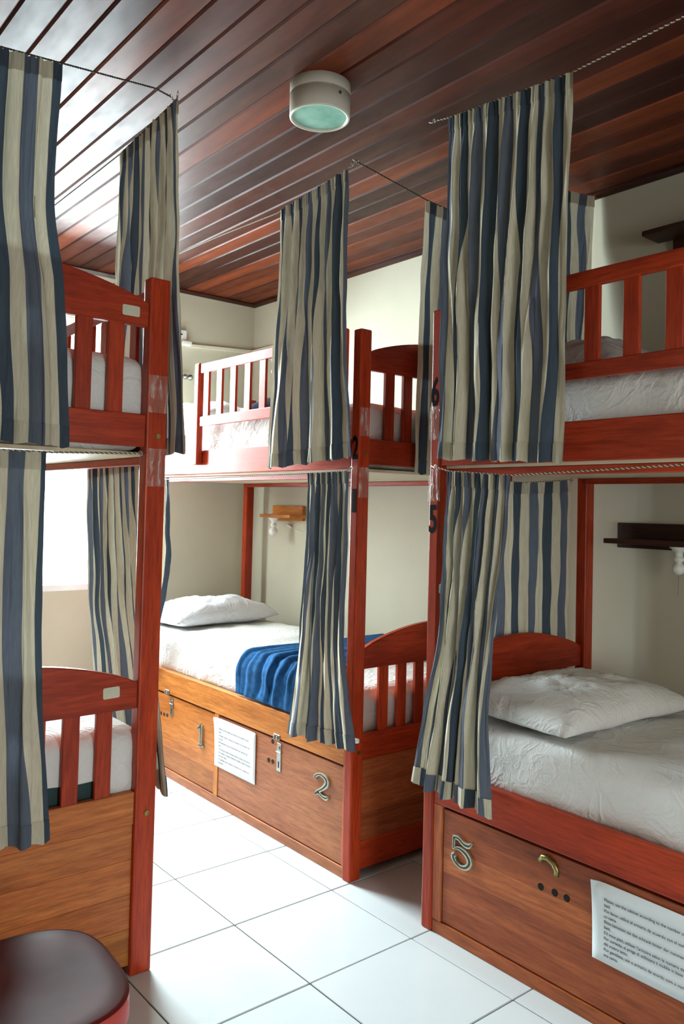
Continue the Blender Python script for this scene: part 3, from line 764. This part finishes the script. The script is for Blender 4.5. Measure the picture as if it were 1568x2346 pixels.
cord('twisted cord under the ceiling above the far upper bunk, sagging at its curtain', [(1.90, 2.30, 2.650), (1.90, 2.33, 2.637), (1.90, 2.78, 2.600), (1.91, 3.25, 2.625), (1.92, 3.75, 2.640), (1.94, 4.52, 2.655)])
cord('dark twisted cord running from the post marked 2 to the narrow curtain', [(1.905, 2.27, 2.655), (2.262, 2.262, 2.603), (2.45, 2.262, 2.594), (2.93, 2.262, 2.66)])
cord('twisted cord running above the right upper bunk to the edge of the ceiling', [(1.885, 1.86, 2.655), (1.885, 1.79, 2.642), (1.885, 1.325, 2.602), (1.885, .95, 2.612), (1.885, -.2, 2.64)])
cord('dark cord under the ceiling across the foot of the left bunk', [(1.115, 2.215, 2.606), (1.05, 2.19, 2.600), (.78, 2.165, 2.560), (.36, 2.165, 2.518), (.2, 2.165, 2.53)])
cord('dark cord under the ceiling along the aisle side of the left bunk', [(1.15, 2.24, 2.640), (1.20, 2.343, 2.677), (1.20, 2.77, 2.638), (1.20, 3.6, 2.63), (1.20, 4.4, 2.65)])
cord('twisted cord under the left upper bunk along the footboard', [(1.045, 2.205, 1.520), (.78, 2.175, 1.506), (.38, 2.175, 1.500), (.25, 2.18, 1.52)])
cord('twisted cord under the far upper bunk along its aisle side', [(1.90, 2.26, 1.520), (1.90, 2.30, 1.509), (1.90, 2.53, 1.506), (1.91, 3.2, 1.500), (1.92, 3.72, 1.498), (1.94, 4.2, 1.52)])
cord('twisted cord under the right upper bunk along its aisle side', [(1.905, 1.84, 1.515), (1.90, 1.77, 1.499), (1.90, 1.53, 1.482), (1.90, 1.0, 1.500), (1.91, -.1, 1.515)])
cord('cord holding the curtain at the head of the right lower bunk', [(2.02, 1.94, 1.505), (2.22, 1.945, 1.492), (2.5, 1.945, 1.487), (2.80, 1.945, 1.510)], hooks=(-1,))

# ================================================================ CEILING LAMP
lp = empty('ceiling_lamp', (1.545, 2.035, ZC), 'round off-white ceiling lamp with a green glass diffuser', 'lamp')
R = .097
bm = bmesh.new(); lathe(bm, [(0, 0), (R, 0), (R, -.036)], n=48); obj('lamp_base', bm, M['lampbody'], lp)
bm = bmesh.new(); lathe(bm, [(R-.002, -.036), (R-.002, -.039), (R, -.039), (R, -.100), (R-.001, -.104), (R-.005, -.106), (R-.010, -.104), (R-.011, -.100), (R-.011, -.060)], n=48); obj('housing', bm, M['lampbody'], lp)
bm = bmesh.new(); lathe(bm, [(0, -.100), (R*.5, -.1), (R-.011, -.099)], n=48); obj('diffuser', bm, M['diffuser'], lp)
a = math.radians(-88); bm = bmesh.new(); cyl(bm, ((R-.001)*math.cos(a), (R-.001)*math.sin(a), -.055), ((R+.002)*math.cos(a), (R+.002)*math.sin(a), -.055), .0055, 14); obj('screw', bm, M['groove'], lp)

# ================================================================ SHELVES AND BULBS
def shelf(loc, label, tone, back, board, gap=.0):
    """wall shelf: loc on the wall; back = (y0,y1,z0,z1), board = (y0,y1,z0,z1,depth)"""
    s = empty('wall_shelf', loc, label, 'shelf', 'small wooden wall shelves')
    X, Y, Z = loc
    obj('back_board', B(-.026, -.002, back[0]-Y, back[1]-Y, back[2]-Z, back[3]-Z, bev=.003), wood(tone, 'y', .45), s)
    obj('shelf_board', B(-board[4], -.0262, board[0]-Y, board[1]-Y, board[2]-Z, board[3]-Z, bev=.003), wood(tone, 'y', .45), s)
    return s
shelf((XR, 4.10, 1.30), 'orange-brown wall shelf inside the far lower bunk', 'gold', (3.93, 4.245, 1.288, 1.380), (3.885, 4.205, 1.306, 1.326, .150))
shelf((XR, 1.66, 1.28), 'dark brown wall shelf above the pillow of the right lower bunk', 'dark', (1.42, 1.812, 1.243, 1.342), (1.36, 1.795, 1.262, 1.281, .150))
shelf((XR, 1.5, 2.42), 'black-looking wall shelf above the red guard rail of the right upper bunk', 'dark', (1.30, 1.59, 2.395, 2.490), (1.25, 1.648, 2.432, 2.452, .150))
def bulb_lamp(loc, label, rb=.024, tilt=None, col='bulb'):
    l = empty('bulb_lamp', loc, label, 'lamp', 'bare bulb lamps')
    bm = bmesh.new(); lathe(bm, [(0, 0), (.033, 0), (.033, -.005), (.024, -.010), (.022, -.018), (.014, -.020), (.014, -.038), (.019, -.040), (.018, -.052), (.012, -.056), (0, -.056)], n=28); obj('lamp_holder', bm, M['white_plastic'], l)
    bm = bmesh.new(); pr = [(.010, -.055)]
    for i in range(1, 13):
        a = PI*.12+(PI*.88)*i/12; pr.append((rb*math.sin(a), -.060-rb-(-rb*math.cos(a))*-1 if False else -.058-rb+rb*math.cos(a)))
    lathe(bm, pr, n=24); obj('bulb', bm, M[col], l)
    return l
b1 = bulb_lamp((2.845, 4.115, 1.3055), 'white lamp holder with bulb under the orange-brown shelf', .028)
b2 = bulb_lamp((2.85, 1.512, 1.2615), 'white lamp holder with bulb under the dark brown shelf of the right lower bunk', .023)
bm = bmesh.new(); tube(bm, [(.085, .045, -.03), (.087, .046, -.1), (.087, .047, -.19)], .0005, 4); obj('pull_string', bm, M['ink'], b2)
bm = bmesh.new(); tube(bm, [(.03, 0, -.006), (.05, .02, .005), (.07, .0, .018), (.09, -.06, .016)], .002, 6); obj('wire', bm, M['white_plastic'], b2)
bm = bmesh.new(); cyl(bm, (.085, -.03, -.045), (.10, -.055, -.06), .008, 12); obj('plug', bm, M['white_plastic'], b1)
bm = bmesh.new(); tube(bm, [(.095, -.05, -.055), (.10, -.10, -.07), (.10, -.16, -.085), (.10, -.24, -.07), (.10, -.3, -.05)], .0015, 6); obj('wire', bm, M['white_plastic'], b1)
b3 = bulb_lamp((2.87, 4.18, 2.300), 'white lamp holder on the right wall behind the far guard rail', .024)
# conduit along back wall and right wall
cdt = empty('cable_channel', (2.45, YB, 2.40), 'ivory cable channel running along the back wall to the corner', 'cable channel')
bm = bmesh.new(); prism(bm, [(0, 0), (-.016, 0), (-.018, .002), (-.018, .020), (-.016, .022), (0, .022)], lambda u, v, t: Vector((t-2.45, u, v+.0-.04+ (t-2.44)*.055)), 2.44, XR-.002); obj('channel', bm, M['ivory'], cdt)
bm = bmesh.new(); box(bm, XR-2.45-.020, XR-2.45, -.60, -.018, -.012, .010, bev=.002); obj('channel', bm, M['ivory'], cdt)
o = obj('joint_cover', B(XR-2.45-.025, XR-2.45-.001, -.72, -.50, -.018, .012, bev=.003), M['white_plastic'], cdt)
jb = empty('junction_box', (2.42, YB, 2.41), 'white junction box with a black cable at the left end of the cable channel', 'junction box')
bm = bmesh.new(); box(bm, -.03, .012, -.03, 0, -.02, .05, bev=.004); obj('box', bm, M['white_plastic'], jb)
bm = bmesh.new(); box(bm, -.025, .045, -.045, 0, -.045, -.015, bev=.008); obj('cover', bm, M['white_plastic'], jb)
bm = bmesh.new(); tube(bm, [(-.02, -.03, .02), (-.05, -.035, .02), (-.08, -.03, .005), (-.11, -.02, -.02), (-.14, -.01, -.06)], .004, 8); obj('cable', bm, M['black'], jb)
hk = empty('chrome_wall_spotlight', (2.40, YB, 2.165), 'small chrome wall spotlight below the junction box', 'lamp')
bm = bmesh.new(); cyl(bm, (-.11, -.05, .012), (.03, -.05, .0), .011, 14); obj('arm', bm, M['steel'], hk)
bm = bmesh.new(); bmesh.ops.create_uvsphere(bm, u_segments=18, v_segments=12, radius=.020, matrix=Matrix.Translation((.05, -.055, 0))); obj('spot_head', bm, M['steel'], hk, True)
bm = bmesh.new(); bmesh.ops.create_uvsphere(bm, u_segments=18, v_segments=12, radius=.017, matrix=Matrix.Translation((.012, -.06, 0))); obj('knuckle', bm, M['steel'], hk, True)
bm = bmesh.new(); cyl(bm, (-.05, 0, 0), (-.05, -.05, 0), .008, 12); cyl(bm, (-.05, -.05, 0), (-.045, -.055, -.03), .009, 12); obj('bracket', bm, M['steel'], hk)

# ================================================================ STOOL
st = empty('stool', (.530, 1.592, 0), 'worn stool with a dark red rounded seat at the lower left corner', 'stool', rz=math.radians(-4))
m, nt, bs = mat('worn_dark_red_paint')
v = mapping(nt, (1, 1, 1)); n1 = noise_tex(nt, v, 7, 4)
nt.links.new(ramp(nt, n1, [(.35, lin(84, 20, 20)), (.65, lin(112, 32, 28))]), bs.inputs['Base Color']); bs.inputs['Roughness'].default_value = .42; bs.inputs['Specular IOR Level'].default_value = .25
seat_m = m
m, nt, bs = mat('worn_coral_edge_paint')
v = mapping(nt, (1, 1, .5)); n1 = noise_tex(nt, v, 16, 5, .7)
nt.links.new(ramp(nt, n1, [(.25, lin(66, 120, 104)), (.36, lin(196, 190, 160)), (.41, lin(186, 60, 50)), (.8, lin(166, 44, 40))]), bs.inputs['Base Color']); bs.inputs['Roughness'].default_value = .5
edge_m = m
def seat_outline(a, b, e, n=64):
    return [(a*math.copysign(abs(math.cos(t))**(2/e), math.cos(t)), b*math.copysign(abs(math.sin(t))**(2/e), math.sin(t))) for t in [2*PI*i/n for i in range(n)]]
bm = bmesh.new()
rows = []
for k, z in ((.955, .4500), (.985, .4488), (1.0, .4455)): rows.append([bm.verts.new((x*k, y*k, z-.002*0)) for x, y in seat_outline(.198, .196, 3.1)])
inner = [[bm.verts.new((x*k, y*k, .45-.010*(1-k)**1.2)) for x, y in seat_outline(.198, .196, 3.1)] for k in (.8, .55, .25)]
cen = bm.verts.new((0, 0, .441)); n = 64
seq = [inner[2], inner[1], inner[0]]+rows
for a_, b_ in zip(seq, seq[1:]):
    for i in range(n): bm.faces.new((a_[i], a_[(i+1) % n], b_[(i+1) % n], b_[i])).smooth = True
for i in range(n): bm.faces.new((cen, inner[2][(i+1) % n], inner[2][i])).smooth = True
bmesh.ops.recalc_face_normals(bm, faces=bm.faces)
obj('seat', bm, seat_m, st)
bm = bmesh.new(); rows = []
for k, z in ((.999, .4462), (1.004, .441), (1.004, .402), (.99, .396), (.3, .396)): rows.append([bm.verts.new((x*k, y*k, z)) for x, y in seat_outline(.198, .196, 3.1)])
for a_, b_ in zip(rows, rows[1:]):
    for i in range(n): bm.faces.new((a_[i], b_[i], b_[(i+1) % n], a_[(i+1) % n])).smooth = True
o = obj('seat_edge', bm, edge_m, st); o['label'] = 'chipped coral seat edge'
for x, y in ((-.13, -.13), (.13, -.13), (-.13, .13), (.13, .13)):
    bm = bmesh.new(); cyl(bm, (x, y, .396), (x*1.1, y*1.1, 0), .017, 14, .014); obj('leg', bm, wood('red', 'z'), st)
